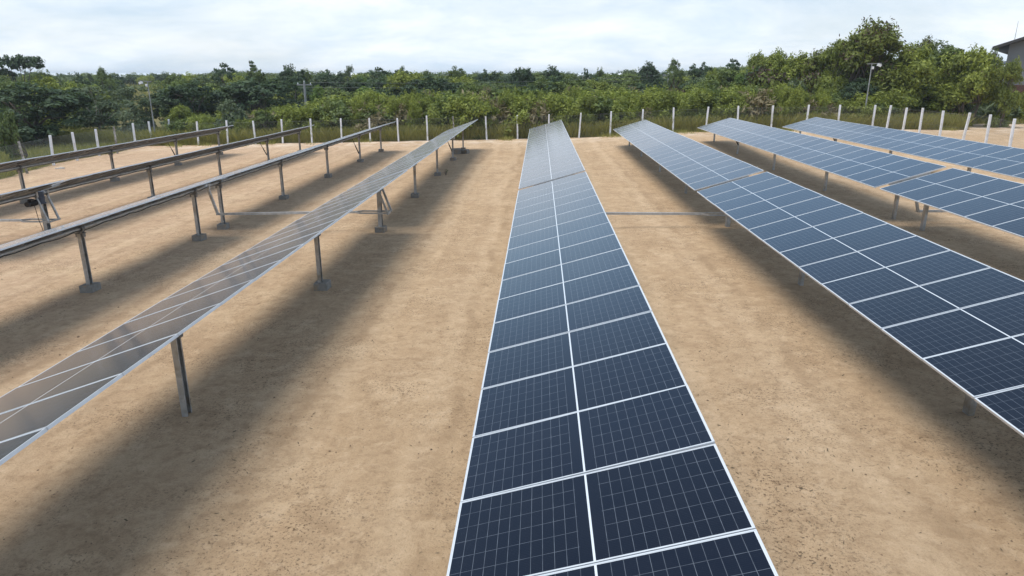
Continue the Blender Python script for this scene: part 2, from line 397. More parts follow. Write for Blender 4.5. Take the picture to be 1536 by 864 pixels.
# where the fence runs
FY = 57.0
def on_top(px, py, h):
    d = ray(px, py); t = 30.0
    for _ in range(40):
        p = d * t; z = float(G(p[0], p[1])) + h - CAMZ; t = 0.5 * t + 0.5 * z / d[2]
    return d * t
FH = 1.92
left_run = [(30.7, 211), (72, 203.2), (108, 198), (142, 193.3), (169.8, 190.7), (198, 185.5), (223.4, 183), (250, 179.3)]
back_run = [291.7, 336, 378.4, 420.4, 464.6, 510, 553, 596, 640, 680.8, 729.5, 776.4, 823.3, 869.4, 916.3, 964.4, 1011.3, 1060.3, 1107.9, 1159, 1210.7, 1258.4, 1311.3]
right_run = [(1311.3, 156.6), (1335.2, 158.4), (1360, 161), (1385.2, 162), (1416.5, 165.5), (1452.1, 168.9), (1487, 171.5), (1523.2, 179.3)]
P_left = [on_top(*q, FH) for q in left_run]; P_right = [on_top(*q, FH) for q in right_run[1:]]
P_back = []
for p_ in back_run:
    d = ray(p_, 170); P_back.append(np.array([d[0] / d[1] * FY, FY + rng.normal(0, .06), 0]))
# extend both side runs a little past the frame
e0 = P_left[0] + (P_left[0] - P_left[2]) / 2; P_left = [e0] + P_left
e1 = P_right[-1] + (P_right[-1] - P_right[-3]) / 2; P_right = P_right + [e1]
# ------------------------------------------------------------------ ground: one sheet to the horizon
def axis(fine0, fine1, step, far):
    a = list(np.arange(fine0, fine1 + 1e-6, step)); s = step
    while a[-1] < far: s *= 1.25; a.append(a[-1] + s)
    s = step
    while a[0] > -far: s *= 1.25; a.insert(0, a[0] - s)
    return np.array(a)
XS = axis(-46, 46, 0.5, 2500); YS = axis(-6, 66, 0.5, 2500)
XX, YY = np.meshgrid(XS, YS); ZZ = G(XX, YY)
nx, ny = len(XS), len(YS)
gm = bpy.data.meshes.new('ground')
vv = np.stack([XX, YY, ZZ], -1).reshape(-1, 3)
ii = (np.arange(ny - 1)[:, None] * nx + np.arange(nx - 1)[None, :]).reshape(-1)
gm.from_pydata(vv.tolist(), [], np.stack([ii, ii + 1, ii + 1 + nx, ii + nx], -1).tolist())
_ly = np.array([p[1] for p in P_left] + [FY]); _lx = np.array([p[0] for p in P_left] + [P_left[-1][0]])
def left_x(y): return np.interp(y, _ly, _lx)        # left fence line
veg = np.where(YY > FY + 0.4, 1.0, 0.0)
veg = np.where((XX < left_x(YY) - 0.3) & (YY > P_left[0][1]), 1.0, veg)
veg = np.where((XX > 29.5) & (YY < 63.5 + 0.06 * (XX - 30)), 0.0, veg)
at_ = gm.attributes.new('veg', 'FLOAT', 'POINT'); at_.data.foreach_set('value', veg.reshape(-1).astype(np.float32))
gm.materials.append(M['ground']); gm.polygons.foreach_set('use_smooth', [True] * len(gm.polygons)); gm.update()
tag(link('ground', gm), kind='structure')

# ------------------------------------------------------------------ solar tracker rows
PW, PL, PP = 1.138, 2.278, 1.15           # module width (along the row), length (across), pitch
def panel_mesh():
    b = MB(); lip, h = 0.012, 0.035
    for s in (-1, 1):
        b.box((s * (PL / 2 - lip / 2), 0, 0), (lip, PW, h))
        b.box((0, s * (PW / 2 - lip / 2), 0), (PL - 2 * lip, lip, h))
    b.box((0, 0, 0.008), (PL - 2 * lip + 0.004, PW - 2 * lip + 0.004, 0.006), mat=1)
    for x in (-0.45, 0, 0.45): b.box((x * 0.25, 0.0, -0.002), (0.07, 0.10, 0.016), mat=2)   # junction boxes
    return b.mesh('solar_panel', [M['alu'], M['back'], M['rubber']])
def glass_mesh():
    x, y = PL / 2 - 0.010, PW / 2 - 0.010; b = MB()
    b.box((0, 0, 0.0135), (2 * x, 2 * y, 0.003)); return b.mesh('glass', M['glass'])
PANEL, GLASS = panel_mesh(), glass_mesh()
def rail_mesh():
    b = MB(); b.box((0, 0, -0.002), (1.30, 0.075, 0.004)); b.box((0, 0.034, -0.030), (1.30, 0.004, 0.056)); b.box((0, -0.034, -0.030), (1.30, 0.004, 0.056))
    for s in (-1, 1): b.box((0, s * 0.052, -0.060), (1.30, 0.034, 0.004))
    return b.mesh('module_rail', M['rail'])
RAIL = rail_mesh()
def cpost_mesh(h, w=0.15, d=0.085, t=0.006):
    """lipped C-channel pile, open side towards +y/-y"""
    b = MB(); lp = 0.028
    pr = [(-w / 2, -d / 2), (w / 2, -d / 2), (w / 2, d / 2), (w / 2 - lp, d / 2), (w / 2 - lp, d / 2 - t), (w / 2 - t, d / 2 - t),
          (w / 2 - t, -d / 2 + t), (-w / 2 + t, -d / 2 + t), (-w / 2 + t, d / 2 - t), (-w / 2 + lp, d / 2 - t), (-w / 2 + lp, d / 2), (-w / 2, d / 2)]
    pr = [(y, x) for x, y in pr][::-1]
    b.extrude(pr, -0.35, h)
    for k in range(3):                                   # bolt heads near the top
        b.tube([(-d / 2 - 0.012, 0.03 - 0.03 * k, h - 0.10 - 0.06 * k), (-d / 2 + 0.002, 0.03 - 0.03 * k, h - 0.10 - 0.06 * k)], 0.014, 6)
    return b.mesh('post', M['galv'])
def footing_mesh():
    b = MB(); b.box((0, 0, 0.02), (0.32, 0.36, 0.32), bevel=0.012)
    return b.mesh('concrete_footing', M['concrete'])
FOOT = footing_mesh()
def bearing_mesh():
    b = MB(); n = 18
    ring = []
    for k in range(n):
        a = 2 * pi * k / n
        ring.append([(cos(a) * r, y, sin(a) * r) for r, y in ((0.078, -0.05), (0.115, -0.05), (0.115, 0.05), (0.078, 0.05))])
    vs = [p for q in ring for p in q]; fs = []
    for k in range(n):
        for j in range(4):
            fs.append((k * 4 + j, ((k + 1) % n) * 4 + j, ((k + 1) % n) * 4 + (j + 1) % 4, k * 4 + (j + 1) % 4))
    b.add(vs, fs); b.box((0, 0, -0.15), (0.20, 0.09, 0.10)); b.box((0, 0, -0.105), (0.24, 0.11, 0.02))
    return b.mesh('bearing', M['galv_dark'])
BEAR = bearing_mesh()

ROWX = lambda n: 0.435 + 5.8 * n
ROWS = [  # n, mid height of the module plane, tilt, first y shown, label
    (-4, 1.205, 17.0, 22.86, 'solar panel row seen from below, running beside the grass strip fence'),
    (-3, 1.240, 17.0, 19.0, 'solar panel row seen from below whose post carries the dark blue motor'),
    (-2, 1.520, 15.2, 8.7, 'thin edge-on solar panel row on footed posts, showing only its pale frame edge'),
    (-1, 1.600, 19.4, 1.8, 'slanting solar panel row whose glass reflects brown ground, one bare post at its near end'),
    (0, 1.630, 16.26, -3.94, 'long solar panel row running straight away through the middle of the bare ground'),
    (1, 1.640, 16.8, 1.8, 'blue solar panel row joined by a bare push rod to the row in the middle'),
    (2, 1.780, 17.2, 8.7, 'blue-grey solar panel row with a wide open gap halfway above two posts'),
    (3, 1.840, 16.7, 22.86, 'blue-grey solar panel row standing next to the fence posts by the sandy lot'),
]
Y_GAP0, Y_GAP1 = 22.506, 22.86
AXIS = {}
for n, zc, th, yfirst, label in ROWS:
    th = radians(th); x0 = ROWX(n); nrm = np.array([-sin(th), 0, cos(th)])
    g0 = float(G(x0, 30))
    r = thing('solar_tracker', (x0, 22.7, g0), label, 'solar panels', 'solar tracker rows on the sand')
    org = np.array([x0, 22.7, g0])
    mid = np.array([x0, 0, zc]); tube = mid - nrm * (0.0175 + 0.062 + 0.066)
    AXIS[n] = (tube.copy(), th)
    ys = [Y_GAP1 + PP * (k + 0.5) for k in range(23)]
    near = [Y_GAP0 - PP * (k + 0.5) for k in range(23)]
    near = [y for y in near if y > yfirst]
    ylist = near[::-1] + ys
    for y in ylist:
        jit = rng.normal(0, 0.0022, 2)
        p = link('solar_panel', PANEL, r, np.array([x0, y, zc]) - org + nrm * rng.normal(0, 0.0015), (jit[0], -th + jit[1], 0))
        link('glass', GLASS, p)
    # rails at every joint
    js = sorted({round(y + s * PP / 2, 3) for y in ylist for s in (-1, 1)})
    for y in js:
        if abs(y - Y_GAP0) < 0.02: y -= 0.06
        if abs(y - Y_GAP1) < 0.02: y += 0.06
        link('module_rail', RAIL, r, mid + np.array([0, y, 0]) - nrm * 0.0195 - org, (0, -th, 0))
    y0 = (near[-1] - PP / 2) if near else Y_GAP1 - 0.6
    b = MB(); yend = ys[-1] + PP / 2 - 0.05
    b.tube([tube + (0, y0 - 0.0, 0) - org, tube + (0, yend, 0) - org], 0.066, 14); b.build('torque_tube', M['rail'], r, smooth=False)
    posts = [2.55, 9.27, 15.98, 29.5, 36.2, 43.0, 48.95] + ([22.69] if n % 2 else [21.72, 23.55])
    for y in sorted(posts):
        if y < y0 - 0.3: continue
        g = float(G(x0, y)); h = tube[2] - 0.12 - g
        drive = n % 2 and abs(y - 22.69) < 0.1
        pm = cpost_mesh(h, 0.20 if drive else 0.15, 0.12 if drive else 0.085)
        p = link('post', pm, r, np.array([tube[0], y, g]) - org)
        if (n < 0 and not (n == -1 and y < 10)) : link('concrete_footing', FOOT, p, (rng.normal(0, .015), rng.normal(0, .02), rng.normal(0, 0.012)), (0, 0, rng.normal(0, .06)))
        link('bearing', BEAR, r, tube + np.array([0, y, 0]) - org)
        if abs(y - 43.0) < 0.1:
            b = MB(); top = tube + np.array([-0.42 * cos(th), y - 0.16, -0.42 * sin(th) - 0.02]); bot = np.array([tube[0] - 0.03, y - 0.14, g + 0.55])
            b.tube([top, top * 0.45 + bot * 0.55], 0.019, 8); b.tube([top * 0.5 + bot * 0.5, bot], 0.034, 8); b.tube([bot - (0, 0.05, 0), bot + (0, 0.12, 0)], 0.02, 6)
            b.v = [tuple(np.array(q) - org) for q in b.v]; b.build('damper', M['rubber'], r)

    # string cables tied under the tube, sagging between the rails
    b = MB(); pts = []; yy = y0 + 0.1; k = 0
    while yy < yend - 0.2:
        sg = [0.0, 0.025, 0.035, 0.022][k % 4] * (0.5 + 0.8 * rng.random())
        pts.append(tube + np.array([0.074, yy, -0.012 - sg]) - org); yy += 0.2875; k += 1
    b.tube(pts, 0.009, 5, False); b.build('cable', M['rubber'], r)

# push-rod linkage that turns all the rows together
YR = 22.68; ARM = 0.98
lk = thing('drive_linkage', (0, YR, 0.7), 'grey steel push rod with hanging lever arms crossing the bare sand between the rows', 'push rod')
lo = np.array([0, YR, 0.7])
END = {n: AXIS[n][0] + np.array([0, YR, 0]) + ARM * np.array([sin(AXIS[n][1]), 0, -cos(AXIS[n][1])]) for n in AXIS}
for n in range(-4, 4):
    e = END[n] - lo; tb = AXIS[n][0] + np.array([0, YR, 0]) - lo
    if n % 2:
        for s in (-1, 1):
            b = MB(); b.bar(tb + (0.02, s * 0.27, -0.05), e + (0, s * 0.27, 0), 0.05, 0.07); b.box(tb + (0, s * 0.27, 0), (0.19, 0.07, 0.19)); b.build('lever_arm', M['galv'], lk)
        b = MB(); b.bar(e + (0, -0.33, 0), e + (0, 0.33, 0), 0.05, 0.05); b.build('cross_bar', M['galv'], lk)
        if True:
            b = MB(); a0 = e + (-1.15, 0, 0)
            for s in (-1, 1):
                b.bar(a0 + (-0.02, s * 0.03, 0), a0 + (0.20, s * 0.20, 0), 0.03, 0.055); b.bar(a0 + (0.19, s * 0.20, 0), e + (0.04, s * 0.20, 0), 0.03, 0.055)
            b.build('fork', M['rail'], lk)
    else:
        b = MB(); b.bar(tb + (0.02, 0, -0.05), e, 0.07, 0.08); b.box(tb, (0.19, 0.10, 0.19)); b.tube([e - (0, 0.07, 0), e + (0, 0.07, 0)], 0.035, 10); b.build('lever_arm', M['galv'], lk)
    if n % 2 == 0:
        e2 = END[n + 1] - lo
        if (n + 1) % 2: e2 = e2 + (-1.14, 0, 0)
        b = MB(); b.bar(e + (0.03, 0.0, 0.0), e2, 0.065, 0.075); b.build('push_rod', M['rail'], lk)
# drive motor hanging beside the drive post
t3 = AXIS[-3][0] + np.array([0, YR, 0])
dm = thing('drive_motor', t3 + (0, -0.1, -0.2), 'dark blue gear motor clamped to the tube at the braced drive post', 'motor')
b = MB(); b.tube([(0.02, 0.02, -0.10), (0.02, 0.02, 0.28)], 0.13, 14); b.tube([(0.02, 0.02, -0.13), (0.02, 0.02, -0.09)], 0.16, 14); b.tube([(0.02, 0.02, 0.06), (0.02, 0.02, 0.10)], 0.15, 14); b.build('gearbox', M['motor'], dm)
b = MB(); b.tube([(0.0, -0.10, -0.06), (0.0, -0.62, -0.06)], 0.085, 14)
for k in range(7): b.tube([(0.0, -0.20 - 0.05 * k, -0.06), (0.0, -0.215 - 0.05 * k, -0.06)], 0.10, 14)
b.box((0, -0.40, 0.05), (0.12, 0.16, 0.07), bevel=0.01); b.build('motor_body', M['rubber'], dm)
b = MB(); b.tube([(0.05, -0.40, 0.05), (0.12, -0.42, -0.25), (0.10, -0.36, -0.60), (0.13, -0.30, -0.95), (0.11, -0.28, -1.2)], 0.010, 6); b.build('cable', M['rubber'], dm)

# ------------------------------------------------------------------ fence of white concrete posts
def fpost_mesh(h, w, seed, bent=True):
    q = np.random.default_rng(seed); b = MB()
    pts = [(-0.3, 1.0), (h * 0.5, 0.97), (h, 0.92)]
    vs = []
    lean = q.normal(0, 0.030, 2)
    zs = [-0.3, 0.0, h * 0.33, h * 0.66, h - 0.015, h]; sc = [1, 1, .98, .96, .94, .84]
    for z, s in zip(zs, sc):
        o = lean * max(z, 0) + q.normal(0, 0.003, 2)
        for x, y in ((-1, -1), (1, -1), (1, 1), (-1, 1)): vs.append((x * w * s + o[0], y * w * s + o[1], z))
    fs = [(3, 2, 1, 0)] + [(k * 4 + j, k * 4 + (j + 1) % 4, k * 4 + 4 + (j + 1) % 4, k * 4 + 4 + j) for k in range(5) for j in range(4)] + [(20, 21, 22, 23)]
    b.add(vs, fs); return b
def wire_run(A, Bp, mb):
    A = np.array(A); Bp = np.array(Bp); dv = Bp - A; ln = np.linalg.norm(dv[:2]); hgt = 1.72
    def pt(s, z):
        x, y = A[0] + dv[0] * s / ln, A[1] + dv[1] * s / ln; return np.array([x, y, float(G(x, y)) + 0.04 + z])
    def wire(p, q, r=0.0018): mb.tube([p, q], r, 3, False)
    for z in (0.0, hgt * .5, hgt): wire(pt(0, z), pt(ln, z), 0.004)
    st = 0.12; k = -hgt
    while k < ln:
        for sg in (1, -1):
            s0, s1 = (k, k + hgt) if sg > 0 else (k + hgt, k)
            za, zb = 0.0, hgt
            a0, a1 = max(0, min(s0, ln)), max(0, min(s1, ln))
            if abs(s1 - s0) > 1e-6 and abs(a1 - a0) > 0.02:
                wire(pt(a0, hgt * (a0 - s0) / (s1 - s0)), pt(a1, hgt * (a1 - s0) / (s1 - s0)))
        k += st
def fence(name_label, pts, grey, seed, skip=()):
    pts = [np.array([p[0], p[1], float(G(p[0], p[1]))]) for p in pts]
    f = thing('wire_fence', pts[0], name_label, 'fence')
    for i, p in enumerate(pts):
        if i in skip: continue
        h = FH + rng.normal(0, 0.035)
        o = fpost_mesh(h, 0.062 if i not in grey else 0.05, seed + i).build('fence_post', M['postgrey'] if i in grey else M['postwhite'], f, p - pts[0])
        if i in grey: o['label'] = 'thin weathered fence post with its whitewash flaking off'
    mb = MB()
    for a, c in zip(pts[:-1], pts[1:]): wire_run(a, c, mb)
    mb.v = [tuple(np.array(q) - pts[0]) for q in mb.v]
    mb.build('wire_mesh', M['wire'], f)
fence('white concrete post and wire fence running along the grass strip beside the edge-on panel rows', P_left, (1, 5), 100)
fence('white post and wire fence across the far end of the panel rows', [P_left[-1]] + P_back, (10,), 200, (0,))
fence('white post and wire fence between the panel rows and the sandy lot', [P_back[-1]] + P_right, (), 300, (0,))

# ------------------------------------------------------------------ lamp posts, power poles
def lamp(px, pytop, y, flip, label):
    top = at(px, pytop, y); g = float(G(top[0], top[1])); h = top[2] - g
    r = thing('lamp_post', (top[0], top[1], g), label, 'lamp post')
    b = MB(); b.tube([(0, 0, -0.2), (0, 0, h * 0.55)], 0.055, 10); b.tube([(0, 0, h * 0.55), (0, 0, h)], 0.042, 10); b.build('pole', M['steel_pole'], r)
    b = MB(); b.bar((-0.35 * flip, 0, h - 0.02), (0.75 * flip, 0, h + 0.03), 0.05, 0.05); b.build('cross_arm', M['steel_pole'], r)
    b = MB(); rot = np.array(Matrix.Rotation(0.35 * flip, 3, 'Y')); c = np.array([0.58 * flip, 0, h - 0.12])
    b.box(c, (0.27, 0.2, 0.19), rot, 0); b.box(c + rot @ np.array([0, 0, -0.10]), (0.22, 0.16, 0.012), rot, 1)
    b.build('floodlight', [M['lamphead'], M['lens']], r)
    b = MB(); b.box((0.07 * flip, -0.09, h - 0.32), (0.14, 0.13, 0.20), bevel=0.015); b.build('control_box', M['lamphead'], r)
lamp(221, 122, 58.6, -1, 'slim grey lamp post with white floodlight by the grass strip fence, dark bushes behind')
lamp(1308, 95.5, 58.2, 1, 'slim grey lamp post with white floodlight before the tall feathery trees')
PT = []
for px_, pt_, y_, lab in ((456, 123, 67, 'thin grey power pole rising from the shrubs behind the far fence'), (1003, 111, 96, 'thin dark power pole half hidden in the wood behind the blue panel rows')):
    top = at(px_, pt_, y_); g = float(G(top[0], top[1])); h = top[2] - g
    r = thing('power_pole', (top[0], top[1], g), lab, 'power pole')
    b = MB(); b.tube([(0, 0, -0.2), (0, 0, h)], [0.15, 0.10], 10); b.build('pole', M['polewood'], r)
    b = MB(); b.bar((-0.7, 0, h - 0.25), (0.7, 0, h - 0.25), 0.09, 0.11); b.build('cross_arm', M['polewood'], r)
    for s in (-0.6, 0.0, 0.6):
        b = MB(); z = h - 0.19 if s else h
        b.tube([(s, 0, z), (s, 0, z + 0.14)], [0.045, 0.03], 8); b.build('insulator', M['lamphead'], r)
    PT.append(np.array([top[0], top[1], g + h - 0.03]))
a_, b_ = PT
ends = [np.array([-82.0, 60.0, a_[2] + 0.3]), a_, b_, np.array([75.0, 104.0, b_[2] + 1.2])]
for s in (-0.6, 0.6):
    mb = MB()
    for i in (1,):
        pts = []
        for k in range(13):
            u = k / 12; p = ends[i] * (1 - u) + ends[i + 1] * u; p = p + (s, 0, -0.9 * 4 * u * (1 - u) * 0.5 - (0.45 if s < 0 else 0)); pts.append(p)
        mb.tube(pts, 0.011, 4, False)
    tag(mb.build('power_line', M['wire']), ('higher' if s > 0 else 'lower') + ' of two thin wires strung between the power poles above the wood', 'power line', 'overhead wires between the poles')

# ------------------------------------------------------------------ building on the right
bx = at(1536, 60, 74); gx = float(G(52, 72))
_A = at(1493, 65, 74); bl = thing('warehouse', (_A[0], _A[1], gx), 'grey warehouse with a dark overhanging roof behind the trees beside the sandy lot', 'building')
bl.rotation_euler = (0, 0, -0.62)
def pt3(px, py, y): p = at(px, py, y); return np.array([0, 0, p[2] - gx])
b = MB(); A = pt3(1494, 66, 74)
xw = A[0] + 1.2; zt = A[2] - 0.1; zb = -0.5
# gable-end wall facing the camera, roof climbing to the right
slope = 0.36
ridge = xw + 13
prof = [(xw, zb), (xw + 26, zb), (xw + 26, zt), (ridge, zt + slope * 13), (xw, zt)]
n_ = len(prof); y0_, y1_ = A[1], A[1] + 30
vs_ = [(x, y0_, z) for x, z in prof] + [(x, y1_, z) for x, z in prof]
b.add(vs_, [tuple(range(n_)), tuple(reversed(range(n_, 2 * n_)))] + [(i, n_ + i, n_ + (i + 1) % n_, (i + 1) % n_) for i in range(n_)])
b.build('wall', M['wall'], bl)
b = MB()
for sgn in (-1, 1):
    ex = xw - 1.3 if sgn < 0 else xw + 27.3
    ez = zt + slope * 13 - slope * abs(ridge - ex)
    vs_ = [(ex, y0_ - 1.0, ez + 0.02), (ridge, y0_ - 1.0, zt + slope * 13 + 0.02), (ridge, y1_ + 1, zt + slope * 13 + 0.02), (ex, y1_ + 1, ez + 0.02)]
    vs_ += [(x, y, z + 0.28) for x, y, z in vs_]
    b.add(vs_, [(3, 2, 1, 0), (4, 5, 6, 7), (0, 1, 5, 4), (1, 2, 6, 5), (2, 3, 7, 6), (3, 0, 4, 7)])
b.build('roof', M['roof'], bl)
b = MB(); z1 = pt3(1520, 127, 74)[2]; b.box((xw + 13, y0_ - 0.05, (z1 + zb) / 2), (26.2, 0.22, z1 - zb)); b.build('brick_base', M['brick'], bl)
b = MB(); zw = pt3(1520, 100, 74)[2]
for k in range(7): b.box((xw + 2.5 + 3.2 * k, y0_ - 0.02, zw + 0.2), (1.6, 0.12, 0.9))
b.build('window', M['glassdark'], bl)
b = MB(); q = np.array([1.4, 2.0, pt3(1500, 60, 76)[2]]); b.tube([(q[0], q[1], q[2] - 0.6), (q[0], q[1], q[2] + 1.7)], [0.035, 0.015], 6); b.build('antenna', M['steel_pole'], bl)
# low wing in front of it
wg = at(1470, 84, 80); gw = float(G(wg[0], 80))
sh = thing('low_shed', (wg[0], 80, gw), 'white walled shed under a low pale roof glimpsed through the trees left of the warehouse', 'shed')
hw = at(1470, 110, 80)[2] - gw
b = MB(); b.box((1, 3, hw / 2 - 0.2), (13, 6, hw + 0.4)); b.build('wall', M['wallwhite'], sh)
b = MB(); rr = np.array(Matrix.Rotation(-0.10, 3, 'Y')); b.box((1, 2.8, hw + 0.75), (14.4, 7.4, 0.12), rr); b.build('roof', M['roofpale'], sh)
b = MB(); b.box((-2, -0.02, hw * 0.55), (1.4, 0.1, 1.0)); b.build('window', M['glassdark'], sh)
b = MB(); b.box((3, -0.02, 1.0), (1.0, 0.1, 2.05)); b.build('door', M['glassdark'], sh)

# ------------------------------------------------------------------ plants
def leaf_quads(P, size, aspect, out, up, q, droop=0.0):
    """one quad per point; out = outward direction (n,3)"""
    n = len(P)
    nrm = out * 0.7 + q.normal(0, 0.6, (n, 3)) + np.array([0, 0, up]); nrm /= np.linalg.norm(nrm, axis=1, keepdims=True) + 1e-9
    tn = q.normal(0, 1, (n, 3)); tn[:, 2] -= droop; tn -= nrm * np.sum(tn * nrm, 1, keepdims=True); tn /= np.linalg.norm(tn, axis=1, keepdims=True) + 1e-9
    bt = np.cross(nrm, tn); s = (size * q.uniform(0.6, 1.35, n))[:, None]
    a, b2 = tn * s * aspect * 0.5, bt * s * 0.5
    return np.stack([P - a - b2 * 0.35, P + a * 0.1 - b2, P + a + b2 * 0.25, P - a * 0.15 + b2], 1)
def crown(q, lobes, nclump, nleaf, rcl, size, aspect=1.8, up=0.5, droop=0.0, shell=0.55, rag=0.0):
    Q = []; T = []; CL = []
    wts = np.array([r[0] * r[1] for c, r in lobes]); wts = wts / wts.sum()
    for k in range(nclump):
        c, r = lobes[q.choice(len(lobes), p=wts)]; c = np.array(c); r = np.array(r)
        d = q.normal(0, 1, 3); d /= np.linalg.norm(d)
        if d[2] < -0.35: d[2] *= -0.6
        p = c + d * r * (q.uniform(shell, 1.0) ** 0.6) * q.uniform(0.88, 1.10 + rag)
        rc = rcl * q.uniform(0.6, 1.35); m = int(nleaf * q.uniform(0.6, 1.3))
        o = q.normal(0, 1, (m, 3)); o /= np.linalg.norm(o, axis=1, keepdims=True); o *= (q.uniform(0, 1, (m, 1)) ** 0.45)
        o[:, 2] *= 0.62 + 1.6 * rag
        P = p + o * rc; P[:, 2] -= droop * rc * q.uniform(0, 0.9, m)
        Q.append(leaf_quads(P, np.full(m, size), aspect, o * 0.8 + d * 0.6, up, q, droop * 2))
        T.append(np.clip(q.uniform(0.0, 0.75) + q.normal(0.12, 0.16, m), 0, 1)); CL.append(p)
    return np.concatenate(Q), np.concatenate(T), CL
def trunk(q, h0, lobes, r0, mb=None, n=7, stems=1):
    mb = mb or MB()
    for s in range(stems):
        bx_, by_ = q.normal(0, 0.12 * stems, 2) if stems > 1 else (0, 0)
        f = np.array([bx_ * 1.6 + q.normal(0, .12), by_ * 1.6 + q.normal(0, .12), h0])
        mb.tube([(bx_, by_, -0.3), (bx_ * 1.2 + q.normal(0, .05), by_ * 1.2, h0 * 0.5), f], [r0 * 1.25, r0, r0 * 0.75], n)
        for c, r in lobes:
            c = np.array(c); m1 = f * 0.5 + c * 0.5 + q.normal(0, 0.18, 3); mb.tube([f, m1, c + (0, 0, r[2] * 0.3)], [r0 * 0.6, r0 * 0.4, r0 * 0.12], 5)
            for k in range(3):
                d = q.normal(0, 1, 3); d[2] = abs(d[2]) * 0.6; d /= np.linalg.norm(d)
                mb.tube([m1 * 0.4 + c * 0.6, c + d * np.array(r) * 0.8], [r0 * 0.28, r0 * 0.06], 4)
    return mb
PROTO = {}
def proto(kind, H, R, seed, lobes, ncl, nl, rcl, size, lm, aspect=1.8, up=0.5, droop=0.0, shell=0.55, r0=0.14, h0=None, stems=1, bark='bark', extra=None, rag=0.0):
    q = np.random.default_rng(seed)
    Qd, T, CL = crown(q, lobes, ncl, nl, rcl, size, aspect, up, droop, shell, rag)
    mats = [M[lm]]; mi = np.zeros(len(Qd), int)
    if extra:                                            # hanging pods or flowers on the outer twigs
        em, en, es, easp, zr = extra
        pts = np.array([p for p in CL if p[2] > zr] or CL)
        sel = pts[q.integers(0, len(pts), en)]; P = []
        for p in sel: P.append(p + q.normal(0, rcl * 0.55, (9, 3)) + (0, 0, rcl * 0.35))
        P = np.concatenate(P); E_ = leaf_quads(P, np.full(len(P), es), easp, q.normal(0, 1, (len(P), 3)), 0.2, q, 1.5)
        Qd = np.concatenate([Qd, E_]); T = np.concatenate([T, q.uniform(0, 1, len(E_))]); mi = np.concatenate([mi, np.ones(len(E_), int)]); mats.append(M[em])
    cm = quads_mesh('crown', Qd, mats, T, mi)
    tm = trunk(q, h0 if h0 else H * 0.3, lobes, r0, stems=stems).mesh('trunk', M[bark], True)
    zmax = float(np.percentile(Qd[:, :, 2], 99.5)); w = float(np.percentile(np.abs(Qd[:, :, 0]), 98))
    PROTO[kind] = (cm, tm, zmax, w, Qd, T, mi, mats)
def dome(q, n, R, H, zlo=0.3, rr=0.5, flat=0.75):
    out = []
    for k in range(n):
        a = 2 * pi * k / n + q.uniform(-.4, .4); d = R * q.uniform(0.25, 0.62); r = R * rr * q.uniform(0.75, 1.2)
        z = H * q.uniform(zlo, 0.86) - r * flat * 0.4
        out.append(((cos(a) * d, sin(a) * d, z), (r, r, r * flat)))
    out.append(((q.normal(0, .2), q.normal(0, .2), H - R * rr * flat), (R * rr, R * rr, R * rr * flat)))
    return out
def Q_(s): return np.random.default_rng(s)
for i in range(3): proto(f'dark{i}', 6, 3, 20 + i, dome(Q_(40 + i), 10, 3.0, 6.0, 0.12, 0.5, 0.8), 220, 56, 0.46, 0.15, 'leaf_dark', 1.8, 0.6, 0, 0.6, 0.17)
for i in range(3): proto(f'mid{i}', 5.5, 2.6, 25 + i, dome(Q_(50 + i), 9, 2.6, 5.5, 0.12, 0.48, 0.85), 200, 66, 0.46, 0.115, 'leaf_mid', 1.9, 0.5, 0.1, 0.55, 0.13, stems=2)
for i in range(3): proto(f'feather{i}', 5.0, 2.2, 30 + i, dome(Q_(60 + i), 12, 2.2, 5.0, 0.06, 0.36, 1.15), 420, 42, 0.36, 0.085, 'leaf_feather', 3.2, 0.3, 0.5, 0.3, 0.09, stems=3, extra=('pods', 6, 0.08, 2.4, 2.5), rag=0.28)
proto('pods0', 6.0, 2.2, 36, dome(Q_(66), 13, 2.2, 6.0, 0.08, 0.34, 1.15), 420, 38, 0.36, 0.09, 'leaf_olive', 2.8, 0.3, 0.5, 0.35, 0.10, stems=3, extra=('pods', 90, 0.09, 2.2, 2.8), rag=0.24)
proto('lime0', 4.5, 2.2, 37, dome(Q_(67), 6, 2.2, 4.5, 0.45, 0.42, 0.6), 90, 44, 0.42, 0.15, 'leaf_lime', 1.6, 0.9, 0, 0.6, 0.10)
proto('grey0', 5.5, 3.0, 38, dome(Q_(68), 8, 3.0, 5.5, 0.35, 0.42, 0.5), 120, 30, 0.55, 0.14, 'leaf_grey', 2.2, 0.8, 0.1, 0.6, 0.12, bark='barkpale')
proto('bush0', 2.4, 1.4, 39, dome(Q_(69), 9, 1.4, 2.4, 0.1, 0.42, 0.95), 120, 34, 0.28, 0.11, 'leaf_mid', 1.8, 0.5, 0, 0.5, 0.05, 0.4, stems=3)
proto('bush1', 2.4, 1.4, 41, dome(Q_(70), 11, 1.5, 2.4, 0.05, 0.36, 1.1), 230, 30, 0.24, 0.07, 'leaf_feather', 3.2, 0.3, 0.2, 0.25, 0.04, 0.4, stems=4, rag=0.4)
proto('flower0', 2.4, 1.5, 42, dome(Q_(71), 6, 1.5, 2.4, 0.25, 0.5, 0.9), 80, 34, 0.34, 0.13, 'leaf_grey', 1.8, 0.4, 0, 0.5, 0.05, 0.4, stems=3, extra=('flower', 14, 0.07, 1.2, 1.2))
proto('dry0', 2.6, 1.2, 43, dome(Q_(72), 6, 1.2, 2.6, 0.25, 0.5, 1.1), 60, 26, 0.36, 0.09, 'leaf_dry', 4.0, 0.1, -0.5, 0.3, 0.03, 0.5, stems=4, bark='barkpale')
